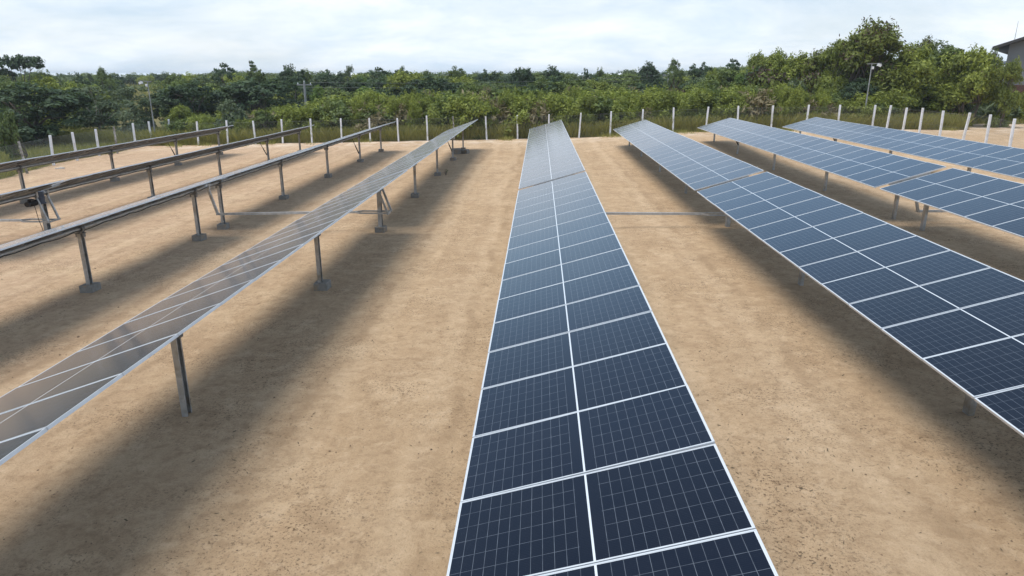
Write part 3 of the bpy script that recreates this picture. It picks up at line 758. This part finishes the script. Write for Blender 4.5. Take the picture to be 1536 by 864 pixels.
proto('red0', 2.6, 1.5, 44, dome(Q_(73), 6, 1.5, 2.6, 0.25, 0.5, 0.8), 60, 30, 0.36, 0.15, 'leaf_olive', 1.7, 0.5, 0, 0.5, 0.05, 0.5, stems=2, extra=('pods', 34, 0.15, 1.4, 1.0))
# flat-topped umbrella tree: two tiers with bare limbs under them
proto('umbrella0', 9, 4.5, 45, [((-2.4, 0, 7.2), (2.0, 2.0, 1.3)), ((-2.9, 0.4, 5.9), (1.5, 1.5, 1.2)), ((1.4, 0.3, 7.9), (2.9, 2.0, 0.75)), ((2.6, -.2, 7.3), (1.9, 1.4, 0.55)), ((0.2, 0, 7.3), (1.5, 1.4, 0.9))], 150, 40, 0.52, 0.22, 'leaf_dark', 1.6, 0.8, 0, 0.5, 0.20, 3.4, bark='bark')
# spindly tree: a thin stem with a few tufts
proto('spindly0', 8, 1.0, 46, [((0.1, 0, 7.5), (0.4, 0.4, 0.5)), ((-0.6, 0.1, 6.6), (0.55, 0.4, 0.25)), ((0.55, 0, 6.2), (0.5, 0.4, 0.25)), ((0.1, 0, 5.5), (0.5, 0.4, 0.3)), ((-0.2, 0, 7.0), (0.3, 0.3, 0.3))], 26, 20, 0.26, 0.15, 'leaf_grey', 2.4, 0.4, 0.2, 0.4, 0.07, 4.6)
proto('fan0', 5.5, 2.4, 47, [((0, 0, 4.4), (1.7, 1.7, 0.9)), ((-1.0, 0, 3.9), (1.4, 1.2, 0.7)), ((1.1, 0, 4.0), (1.3, 1.2, 0.7)), ((0, 0, 2.6), (1.7, 1.5, 1.2))], 90, 30, 0.55, 0.13, 'leaf_dark', 4.2, 0.5, 0.3, 0.4, 0.10, 2.4)
proto('agave0', 1.6, 1.2, 48, [((0, 0, 0.6), (0.9, 0.9, 0.8))], 40, 20, 0.32, 0.12, 'leaf_grey', 6.0, 0.1, -0.8, 0.1, 0.04, 0.3)

def plant(kind, px_, py_, y, wpx, label, cat='tree', name='tree', group=None, rz=None):
    cm, tm, zmax, w = PROTO[kind][:4]
    top = at(px_, py_, y); x = top[0]; g = float(G(x, y)); h = max(0.8, top[2] - g)
    d = ray(px_, py_); dep = y / d[1]                      # metres per (pixel / F)
    sz = h / zmax; sx = max(0.25 * sz, (wpx * dep / F) / (2 * w))
    r = thing(name, (x, y, g), label, cat, group); r.scale = (sx, sx, sz); r.rotation_euler = (0, 0, rng.uniform(0, 6.28) if rz is None else rz)
    link('trunk', tm, r); link('crown', cm, r)
PL_ = [
 ('umbrella0', 25, 83, 92, 66, 'dark flat-topped umbrella tree with bare limbs standing clear above the skyline', 0),
 ('mid1', 68, 107.5, 88, 34, 'low rounded tree on the skyline just beside the flat-topped umbrella tree'),
 ('dark1', 117, 111.5, 96, 26, 'small dark round tree on the skyline between the umbrella tree and the upright bushy one'),
 ('grey0', 133, 110.5, 104, 14, 'tiny pale thin-leaved tree on the skyline touching the upright bushy tree'),
 ('mid2', 152, 103.5, 92, 24, 'upright bushy tree poking above the skyline left of the floodlit lamp post'),
 ('dark0', 178, 113, 120, 22, 'small dark skyline tree right of the upright bushy tree'),
 ('dark2', 270, 114, 115, 30, 'low dark skyline tree just before the big dome-shaped one'),
 ('dark0', 333, 98, 84, 58, 'big dark dome-shaped tree rising above the skyline beside the spindly tree'),
 ('spindly0', 376, 91.5, 88, 18, 'spindly tree with a few wispy tufts sticking up into the sky'),
 ('mid0', 389, 104, 82, 40, 'rounded mid-green tree directly under and right of the spindly tree'),
 ('dark1', 432, 101, 88, 48, 'wide dark tree on the skyline just left of the thin grey power pole'),
 ('mid1', 461, 106, 94, 22, 'small green tree top directly above the thin grey power pole'),
 ('dark2', 492, 107.5, 98, 46, 'low flat dark tree top right of the thin grey power pole'),
 ('grey0', 525, 99, 96, 22, 'narrow tree with thin bare twigs at its tip on the skyline'),
 ('dark0', 566, 103.5, 98, 54, 'broad dark tree on the skyline above the small lime crown'),
 ('dark1', 602, 102.5, 118, 30, 'smooth dark dome of a tree standing alone on the skyline left of the middle'),
 ('mid2', 640, 108, 100, 36, 'mid-green rounded tree just right of the smooth dark dome'),
 ('mid0', 688, 102.5, 96, 44, 'mid-green tree with a wispy twig on top, above the tip of the slanting row'),
 ('dark2', 728, 107, 98, 38, 'dark tree on the skyline between the twig-topped tree and the fan-leaved one'),
 ('fan0', 783, 102, 86, 38, 'dark fan-leaved tree with spreading pointed sprays on the skyline'),
 ('dark1', 830, 102, 88, 42, 'rounded dark tree on the skyline above the end of the middle panel row'),
 ('dark0', 878, 104.5, 108, 22, 'small dark hump of a tree, first right of the rounded tree over the middle row'),
 ('mid1', 899, 103.5, 112, 18, 'small tufted tree, second right of the rounded tree over the middle row'),
 ('grey0', 940, 105, 104, 34, 'thin-topped grey-green tree left of the tall dark dome near the dark power pole'),
 ('dark1', 975, 95.5, 96, 36, 'tall dark dome-shaped tree just left of the dark power pole'),
 ('mid2', 1013, 91, 92, 28, 'tall leafy tree right beside the dark power pole top'),
 ('dark2', 1055, 96, 96, 36, 'wide dark skyline tree midway between the dark power pole and the feathery slope'),
 ('dark0', 1099, 91, 92, 44, 'almost black dense tree where the skyline starts to climb'),
 ('feather0', 1140, 83, 76, 48, 'upright feathery tree at the foot of the climbing skyline'),
 ('feather1', 1168, 80, 73, 66, 'bright feathery yellow-green tree top on the climbing skyline'),
 ('feather2', 1205, 84, 70, 66, 'feathery yellow-green tree left of the thin dark twig on the slope'),
 ('pods0', 1236, 77, 68, 62, 'brown-podded tree on the climbing skyline left of the tallest tree'),
 ('feather0', 1268, 60, 65, 84, 'tall dense feathery tree leaning against the tallest podded tree'),
 ('pods0', 1313, 36, 64, 104, 'tallest tree, yellow-green with dark brown pods at its ragged tip'),
 ('pods0', 1388, 62, 70, 60, 'thin ragged tree with brown pod clusters showing against the clouds'),
 ('feather2', 1362, 72, 63, 92, 'rounded feathery tree just right of the floodlight beside the tallest tree'),
 ('mid0', 1424, 67, 66, 96, 'fresh green leafy tree between the thin podded tree and the warehouse'),
 ('feather1', 1466, 76, 62, 84, 'open spreading tree with pale gaps in front of the white walled shed'),
 ('feather0', 1517, 93, 60, 44, 'drooping feathery tree in front of the grey warehouse wall'),
 ('mid1', 1488, 77, 68, 26, 'loose leafy tree whose twigs cross the lower warehouse eave'),
 ('dark2', 1290, 120, 61, 64, 'dark shaded bushy tree low behind the lamp post before the tall trees'),
 ('lime0', 547, 131, 74, 60, 'bright lime-green flat-crowned tree standing before the dark wood'),
 ('lime0', 545, 115.5, 92, 26, 'small lime-green crown high in the dark wood above the larger lime one'),
 ('dark1', 285, 125, 70, 84, 'large dark bushy tree between the lamp post and the dome-shaped tree'),
 ('dark2', 375, 118, 74, 100, 'massive dark blue-green tree below the spindly tree'),
 ('dark0', 440, 126, 78, 70, 'dense dark tree directly left of the thin grey power pole'),
 ('lime0', 478, 129, 76, 34, 'yellowish leafy tree leaning out right of the thin grey power pole'),
 ('grey0', 140, 130, 64, 96, 'grey-green thin-leaved tree with a slim pale trunk behind the grass strip'),
 ('dark1', 42, 128, 56, 130, 'large very dark tangled tree at the edge of the grass strip under the umbrella tree'),
 ('feather2', 75, 120, 68, 70, 'olive feathery tree behind the very dark tangled tree'),
 ('mid0', 12, 118, 66, 60, 'mid-green tree directly below the flat-topped umbrella tree'),
 ('dark0', 216, 151, 68, 30, 'small round dark bush right behind the lamp post on the grass strip side'),
 ('feather1', 270, 160, 63, 46, 'olive feathery shrub between the lamp post and the massive dark tree'),
 ('feather0', 1072, 108, 76, 36, 'yellow feathery tree below the almost black dense tree'),
 ('lime0', 1112, 112, 74, 34, 'yellow-green bush tree beside the yellow feathery one, below the climbing skyline'),
 ('mid1', 822, 117, 82, 56, 'light green rounded tree in the wood above the end of the middle row'),
 ('feather1', 885, 122, 80, 54, 'olive-green tree in the wood right of the light green rounded one'),
 ('dark2', 960, 128, 82, 70, 'wide low dark tree in the wood left of the dark power pole foot'),
 ('mid2', 640, 128, 80, 60, 'dark green rounded tree in the wood right of the lime-green flat crown'),
 ('grey0', 660, 136, 74, 60, 'grey-green spreading shrub tree above the raised tip of the slanting row'),
 ('mid0', 740, 122, 84, 60, 'mid-green bushy tree in the wood above the dry reed clump'),
]
for t_ in PL_:
    plant(*t_[:6], rz=(t_[6] if len(t_) > 6 else None))
SH_ = [
 ('dry0', 728, 150, 60.5, 26, 'tan dry reed clump behind the far fence near the tip of the slanting row'),
 ('dry0', 785, 152, 62, 22, 'pale dry seed-headed shrub behind the far fence above the middle row end'),
 ('dry0', 820, 154, 61, 22, 'second small dry shrub right of the pale seed-headed one above the middle row end'),
 ('flower0', 862, 152, 61, 28, 'grey-green shrub dotted with pale flowers right of the middle row end'),
 ('flower0', 957, 146, 63, 32, 'creamy flowering shrub behind the fence above the blue row tip'),
 ('red0', 1012, 130, 68, 40, 'reddish-brown leaved shrub below the dark power pole'),
 ('flower0', 1195, 121, 63, 54, 'dark shrub sprinkled with white flowers on the feathery slope'),
 ('dry0', 1150, 139, 60, 40, 'straw-coloured seeding grass clump below the feathery slope'),
 ('red0', 1150, 104, 68, 62, 'rusty brown podded shrub on the feathery slope'),
 ('red0', 1218, 110, 66, 40, 'smaller rusty podded shrub right of the white-flowered one'),
 ('bush0', 5, 168, 45, 34, 'pale green broad-leaved bush at the end of the grass strip'),
 ('flower0', 190, 170, 60, 40, 'light green shrub with pale heads behind the grass strip fence by the lamp post'),
 ('flower0', 340, 152, 61, 46, 'pale silvery shrub with upright twigs before the massive dark tree'),
 ('bush0', 395, 166, 59, 40, 'leafy light green shrub behind the far fence beside the silvery one'),
 ('bush1', 435, 158, 61, 30, 'yellow-tipped shrub just left of the power pole foot'),
 ('bush0', 527, 152, 64, 30, 'broad-leaved green shrub under the lime-green flat crown'),
 ('bush1', 1335, 136, 60.5, 70, 'wide feathery green shrub behind the corner of the fence'),
 ('bush1', 1420, 128, 63, 90, 'broad feathery green shrub at the edge of the sandy lot'),
 ('agave0', 1500, 152, 66, 46, 'spiky blue-green rosette plant at the edge of the sandy lot before the brick'),
 ('agave0', 1462, 156, 65.5, 40, 'smaller spiky blue-green plant left of the large rosette on the sandy lot edge'),
]
for t_ in SH_: plant(*t_, cat='shrub', name='shrub')

# --- masses nobody could count: the far wood, the thicket behind the fence, the grass
SKX = [-200, 0, 60, 100, 250, 310, 340, 400, 440, 500, 560, 620, 700, 760, 850, 900, 960, 1020, 1060, 1120, 1160, 1200, 1250, 1300, 1340, 1400, 1450, 1536, 1750]
SKY_ = [109, 109, 107, 109.5, 110, 109.5, 106, 108, 107, 108.5, 107, 108.5, 109, 109.5, 108, 108.5, 106, 103, 103, 99, 91, 93, 85, 80, 90, 92, 100, 104, 104]
def skyline(p): return np.interp(p, SKX, SKY_)
def mass(name, items, label_mats):
    """items: (kind, x, y, z, sx, sz, rot) baked into one mesh"""
    mats = []; idx = {}; A = []; T = []; MI = []
    for kind, x, y, z, sx, sz, rz, keep in items:
        Qd, tt, mi, ms = PROTO[kind][4:]
        for m in ms:
            if m.name not in idx: idx[m.name] = len(mats); mats.append(m)
        sel = rng.random(len(Qd)) < keep
        q = Qd[sel] * np.array([sx, sx, sz]); c, s = cos(rz), sin(rz)
        q = np.stack([q[..., 0] * c - q[..., 1] * s + x, q[..., 0] * s + q[..., 1] * c + y, q[..., 2] + z], -1)
        A.append(q); T.append(np.clip(tt[sel] + rng.normal(0, 0.14), 0, 1)); MI.append(np.array([idx[m.name] for m in ms])[mi[sel]])
    me = quads_mesh(name, np.concatenate(A), mats, np.concatenate(T), np.concatenate(MI))
    return tag(link(name, me), kind='stuff')
items = []
wk = ['dark0', 'dark1', 'dark2', 'mid0', 'mid1', 'mid2', 'feather0', 'grey0', 'dark1', 'mid2']
for k in range(620):
    p_ = rng.uniform(-160, 1690); far = rng.random() ** 0.8
    right = sstep(1090, 1180, p_)
    y = (72 + 90 * far + (90 * rng.random() if far > 0.7 else 0)) * (1 - right) + (66 + 34 * far) * right
    tp = skyline(p_) + rng.uniform(-1, 4) + max(0, 0.75 - far) * rng.uniform(4, 46)
    if 170 < p_ < 255 and 80 < y < 150: continue
    if p_ > 1465 and y > 64: continue
    d = ray(p_, tp); x = d[0] / d[1] * y; g = float(G(x, y)); h = CAMZ + d[2] / d[1] * y - g
    if h < 1.2: continue
    kind = wk[rng.integers(len(wk))] if not right > rng.random() else ['feather0', 'feather1', 'feather2', 'pods0', 'mid1'][rng.integers(5)]
    zmax, w = PROTO[kind][2:4]; sz = h / zmax; sx = sz * rng.uniform(0.9, 1.7)
    items.append((kind, x, y, g, sx, sz, rng.uniform(0, 6.28), 0.55 if far > 0.4 else 0.75))
tag(mass('woodland', items, None), 'dense mixed green woodland filling the distance behind the fence', 'woodland')
items = []
tk = ['bush1', 'bush1', 'bush1', 'feather0', 'feather1', 'feather2', 'bush0', 'dry0', 'bush1']
for k in range(520):
    p_ = rng.uniform(255, 1345); y = 58.6 + 12 * rng.random() ** 1.3
    kind = tk[rng.integers(len(tk))]
    lo_ = np.interp(p_, [255, 400, 480, 560, 900, 1050, 1150, 1350], [186, 175, 161, 151, 148, 145, 138, 146])
    tp = lo_ + rng.uniform(-10, 16) + (60 - y) * 0.9
    d = ray(p_, tp); x = d[0] / d[1] * y; g = float(G(x, y)); h = CAMZ + d[2] / d[1] * y - g
    if h < 0.5: continue
    zmax, w = PROTO[kind][2:4]; sz = h / zmax; sx = max(sz, 0.45) * rng.uniform(0.75, 1.3) * (0.6 if kind.startswith('feather') else 1)
    items.append((kind, x, y, g, sx, sz, rng.uniform(0, 6.28), 0.55))
for k in range(46):                                       # scrub on the far side of the sandy lot
    x = rng.uniform(30, 62); y = 64.5 + 0.08 * (x - 30) + 4 * rng.random(); kind = ['bush0', 'bush1', 'feather2'][k % 3]
    zmax, w = PROTO[kind][2:4]; h = rng.uniform(0.9, 2.6); items.append((kind, x, y, float(G(x, y)), h / zmax * 1.2, h / zmax, rng.uniform(0, 6.28), 0.6))
tag(mass('undergrowth', items, None), 'feathery yellow-green thicket crowding behind the far fence', 'undergrowth')

def blades(n, xy, h, w, seed, lean=0.35):
    q = np.random.default_rng(seed); x, y = xy
    z = G(x, y); hh = h * q.uniform(0.45, 1.25, n); a = q.uniform(0, 2 * pi, n); ln = q.normal(0, lean, (n, 2)) * hh[:, None]
    bx_, by_ = np.cos(a) * w, np.sin(a) * w
    b0 = np.stack([x - bx_, y - by_, z - 0.03], 1); b1 = np.stack([x + bx_, y + by_, z - 0.03], 1)
    t0 = np.stack([x + ln[:, 0] + bx_ * .25, y + ln[:, 1] + by_ * .25, z + hh], 1); t1 = np.stack([x + ln[:, 0] - bx_ * .25, y + ln[:, 1] - by_ * .25, z + hh * 0.97], 1)
    return np.stack([b0, b1, t0, t1], 1), q.uniform(0, 1, n)
A = []; T = []
n = 85000; x = rng.uniform(-60, 34, n); y = 57.25 + 7.0 * rng.random(n) ** 2.0
q_, t_ = blades(n, (x, y), 1.05, 0.016, 5); A.append(q_); T.append(t_)
n = 42000; y = rng.uniform(P_left[0][1], 66, n); x = left_x(y) - 0.4 - 26 * rng.random(n) ** 1.2
q_, t_ = blades(n, (x, y), 0.50, 0.022, 6); A.append(q_); T.append(t_)
n = 9000; x = rng.uniform(-88 - 22, -88 + 42, n); y = rng.uniform(98, 150, n)
q_, t_ = blades(n, (x, y), 0.9, 0.05, 7); A.append(q_); T.append(t_)
n = 5000; x = rng.uniform(30, 66, n); y = 63.6 + 0.06 * (x - 30) + 1.4 * rng.random(n)
q_, t_ = blades(n, (x, y), 0.5, 0.022, 8); A.append(q_); T.append(t_)
n = 26000; x = rng.uniform(-34, 33, n); y = 57.4 - 2.6 * rng.random(n) ** 2.2
pm_ = np.sin(x * 0.9 + np.sin(x * .37) * 3) + np.sin(x * 2.3 + y * 1.7) * 0.6 + rng.normal(0, .35, n) - (57.4 - y) * 0.55 > 0.35
x, y = x[pm_], y[pm_]; q_, t_ = blades(len(x), (x, y), 0.30, 0.014, 9, 0.5); A.append(q_); T.append(t_)      # runners creeping in under the wire
tag(link('grass', quads_mesh('grass', np.concatenate(A), M['grass'], np.concatenate(T))), 'tall dry-tipped grass growing along the outside of the fence', 'grass', kind='stuff')

# ------------------------------------------------------------------ moist air
hm = bpy.data.materials.new('haze_air'); hm.use_nodes = True
ht = hm.node_tree; ht.nodes.remove(ht.nodes['Principled BSDF'])
hv = ht.nodes.new('ShaderNodeVolumePrincipled'); hv.inputs['Density'].default_value = 0.00035
hv.inputs['Color'].default_value = (0.86, 0.93, 1.0, 1); hv.inputs['Anisotropy'].default_value = 0.2
ht.links.new(hv.outputs[0], ht.nodes['Material Output'].inputs['Volume'])
hb = MB(); hb.box((0, 0, 6.0), (16000, 16000, 20.0)); tag(hb.build('haze', hm), 'thin pale haze over the far wood', 'haze', kind='stuff')

# ------------------------------------------------------------------ small things on the sand
def pebbles(n, seed):
    q = np.random.default_rng(seed); mb_v = []; mb_f = []
    base = np.array([(1, 0, 0), (0, 1, 0), (-1, 0, 0), (0, -1, 0), (0, 0, 0.7), (0, 0, -0.5)], float)
    fb = np.array([(0, 1, 4), (1, 2, 4), (2, 3, 4), (3, 0, 4), (1, 0, 5), (2, 1, 5), (3, 2, 5), (0, 3, 5)])
    y = 3 + 40 * q.random(n) ** 1.7; x = q.uniform(-0.85, 0.85, n) * (y + 4); s = np.exp(q.normal(-5.0, 0.45, n))
    cl = np.sin(x * 1.7 + np.sin(y * 1.1) * 2) * np.sin(y * 1.3 + x * .6); s *= np.where(cl > 0.2, 1.25, 0.85)
    z = G(x, y)
    v = base[None] * (s[:, None, None] * q.uniform(0.55, 1.5, (n, 6, 1))) ; a = q.uniform(0, 6.28, n); c, sn = np.cos(a)[:, None], np.sin(a)[:, None]
    v = np.stack([v[..., 0] * c - v[..., 1] * sn + x[:, None], v[..., 0] * sn + v[..., 1] * c + y[:, None], v[..., 2] + z[:, None] + s[:, None] * .2], -1)
    f = (fb[None] + (np.arange(n) * 6)[:, None, None]).reshape(-1, 3)
    me = bpy.data.meshes.new('pebbles'); me.from_pydata(v.reshape(-1, 3).tolist(), [], f.tolist()); return me
M['pebble'] = mk_simple('earth_crumbs', (0.21, 0.145, 0.09), 0.95, 0, 0.5, 3.0)
pm = pebbles(9000, 4); pm.materials.append(M['pebble'])
tag(link('pebbles', pm), 'small brown stones and earth crumbs scattered over the sand', 'pebbles', kind='stuff')

def litter(n, seed):
    q = np.random.default_rng(seed)
    y = 3 + 44 * q.random(n) ** 1.6; x = q.uniform(-0.85, 0.85, n) * (y + 4)
    cl = np.sin(x * 1.1 + np.sin(y * 0.7) * 2.2) * np.sin(y * 0.9 + np.sin(x * .8) * 1.5) + q.normal(0, 0.35, n)
    k = cl > 0.15; x, y = x[k], y[k]; n = len(x); z = G(x, y) + q.uniform(0.004, 0.014, n)
    a = q.normal(0.0, 0.9, n); ln = np.exp(np.clip(q.normal(-4.3, 0.5, n), -9, -3.3)); w = ln * q.uniform(0.08, 0.28, n)
    d = np.stack([np.cos(a), np.sin(a), q.normal(0, .25, n)], 1) * ln[:, None]; e = np.stack([-np.sin(a), np.cos(a), q.normal(0, .2, n)], 1) * w[:, None]
    P = np.stack([x, y, z], 1); return np.stack([P - d - e * .5, P - d * .2 + e, P + d + e * .3, P + d * .3 - e], 1), q.uniform(0, 1, n)
M['litter'] = mk_leaf('dry_litter', (0.085, 0.060, 0.034), (0.210, 0.160, 0.095), 0.0, 0.1)
ql, tl = litter(70000, 12)
tag(link('dry_litter', quads_mesh('dry_litter', ql, M['litter'], tl)), 'dry grass scraps and leaf litter strewn in patches over the sand', 'litter', kind='stuff')

def gz(px_, py_):
    d = ray(px_, py_); t = 30.0
    for _ in range(40): p = d * t; t = 0.5 * t + 0.5 * (float(G(p[0], p[1])) - CAMZ) / d[2]
    p = d * t; return np.array([p[0], p[1], float(G(p[0], p[1]))])
p = gz(690, 231); r = thing('concrete_block', p, 'two dark concrete blocks tipped together beside the far post of the slanting row', 'concrete blocks')
for k, (dx, dy, a, s) in enumerate(((-0.25, 0, 0.2, 1.0), (0.32, 0.25, -0.4, 0.8))):
    b = MB(); b.box((dx, dy, 0.17 * s), (0.62 * s, 0.42 * s, 0.36 * s), np.array(Matrix.Rotation(a, 3, 'Z') @ Matrix.Rotation(0.15, 3, 'X')), bevel=0.03); b.build('block', M['concrete'], r)
p = gz(669, 263); r = thing('weed', p, 'tiny dry twiggy weed beside a concrete foot of the slanting row', 'weed')
b = MB(); q = Q_(9)
for k in range(9):
    d = q.normal(0, 1, 3) * (0.14, 0.14, 0); b.tube([(0, 0, -0.02), d * 0.5 + (0, 0, 0.18), d + (0, 0, 0.38)], [0.012, 0.009, 0.004], 4)
b.build('stem', M['bark'], r); r.scale = (0.7, 0.7, 0.7)
Qw, Tw, _c = crown(q, [((0, 0, 0.30), (0.14, 0.14, 0.14))], 5, 4, 0.1, 0.05, 2.2); link('leaves', quads_mesh('leaves', Qw, M['leaf_olive'], Tw), r)
p = gz(90, 253.5)
b = MB(); b.box((0, 0, 0.04), (0.55, 0.12, 0.05), np.array(Matrix.Rotation(0.15, 3, 'Z'))); b.box((0.1, 0.05, 0.09), (0.30, 0.10, 0.04), np.array(Matrix.Rotation(-0.2, 3, 'Z')))
tag(b.build('plank_scrap', M['scrap'], None, p), 'pale scrap of board lying on bare ground between the edge-on rows', 'scrap')
for (px_, py_, dx, lab) in ((153, 696, 0.06, 'dark clod lying on the pale ground near the bare post'),):
    pass
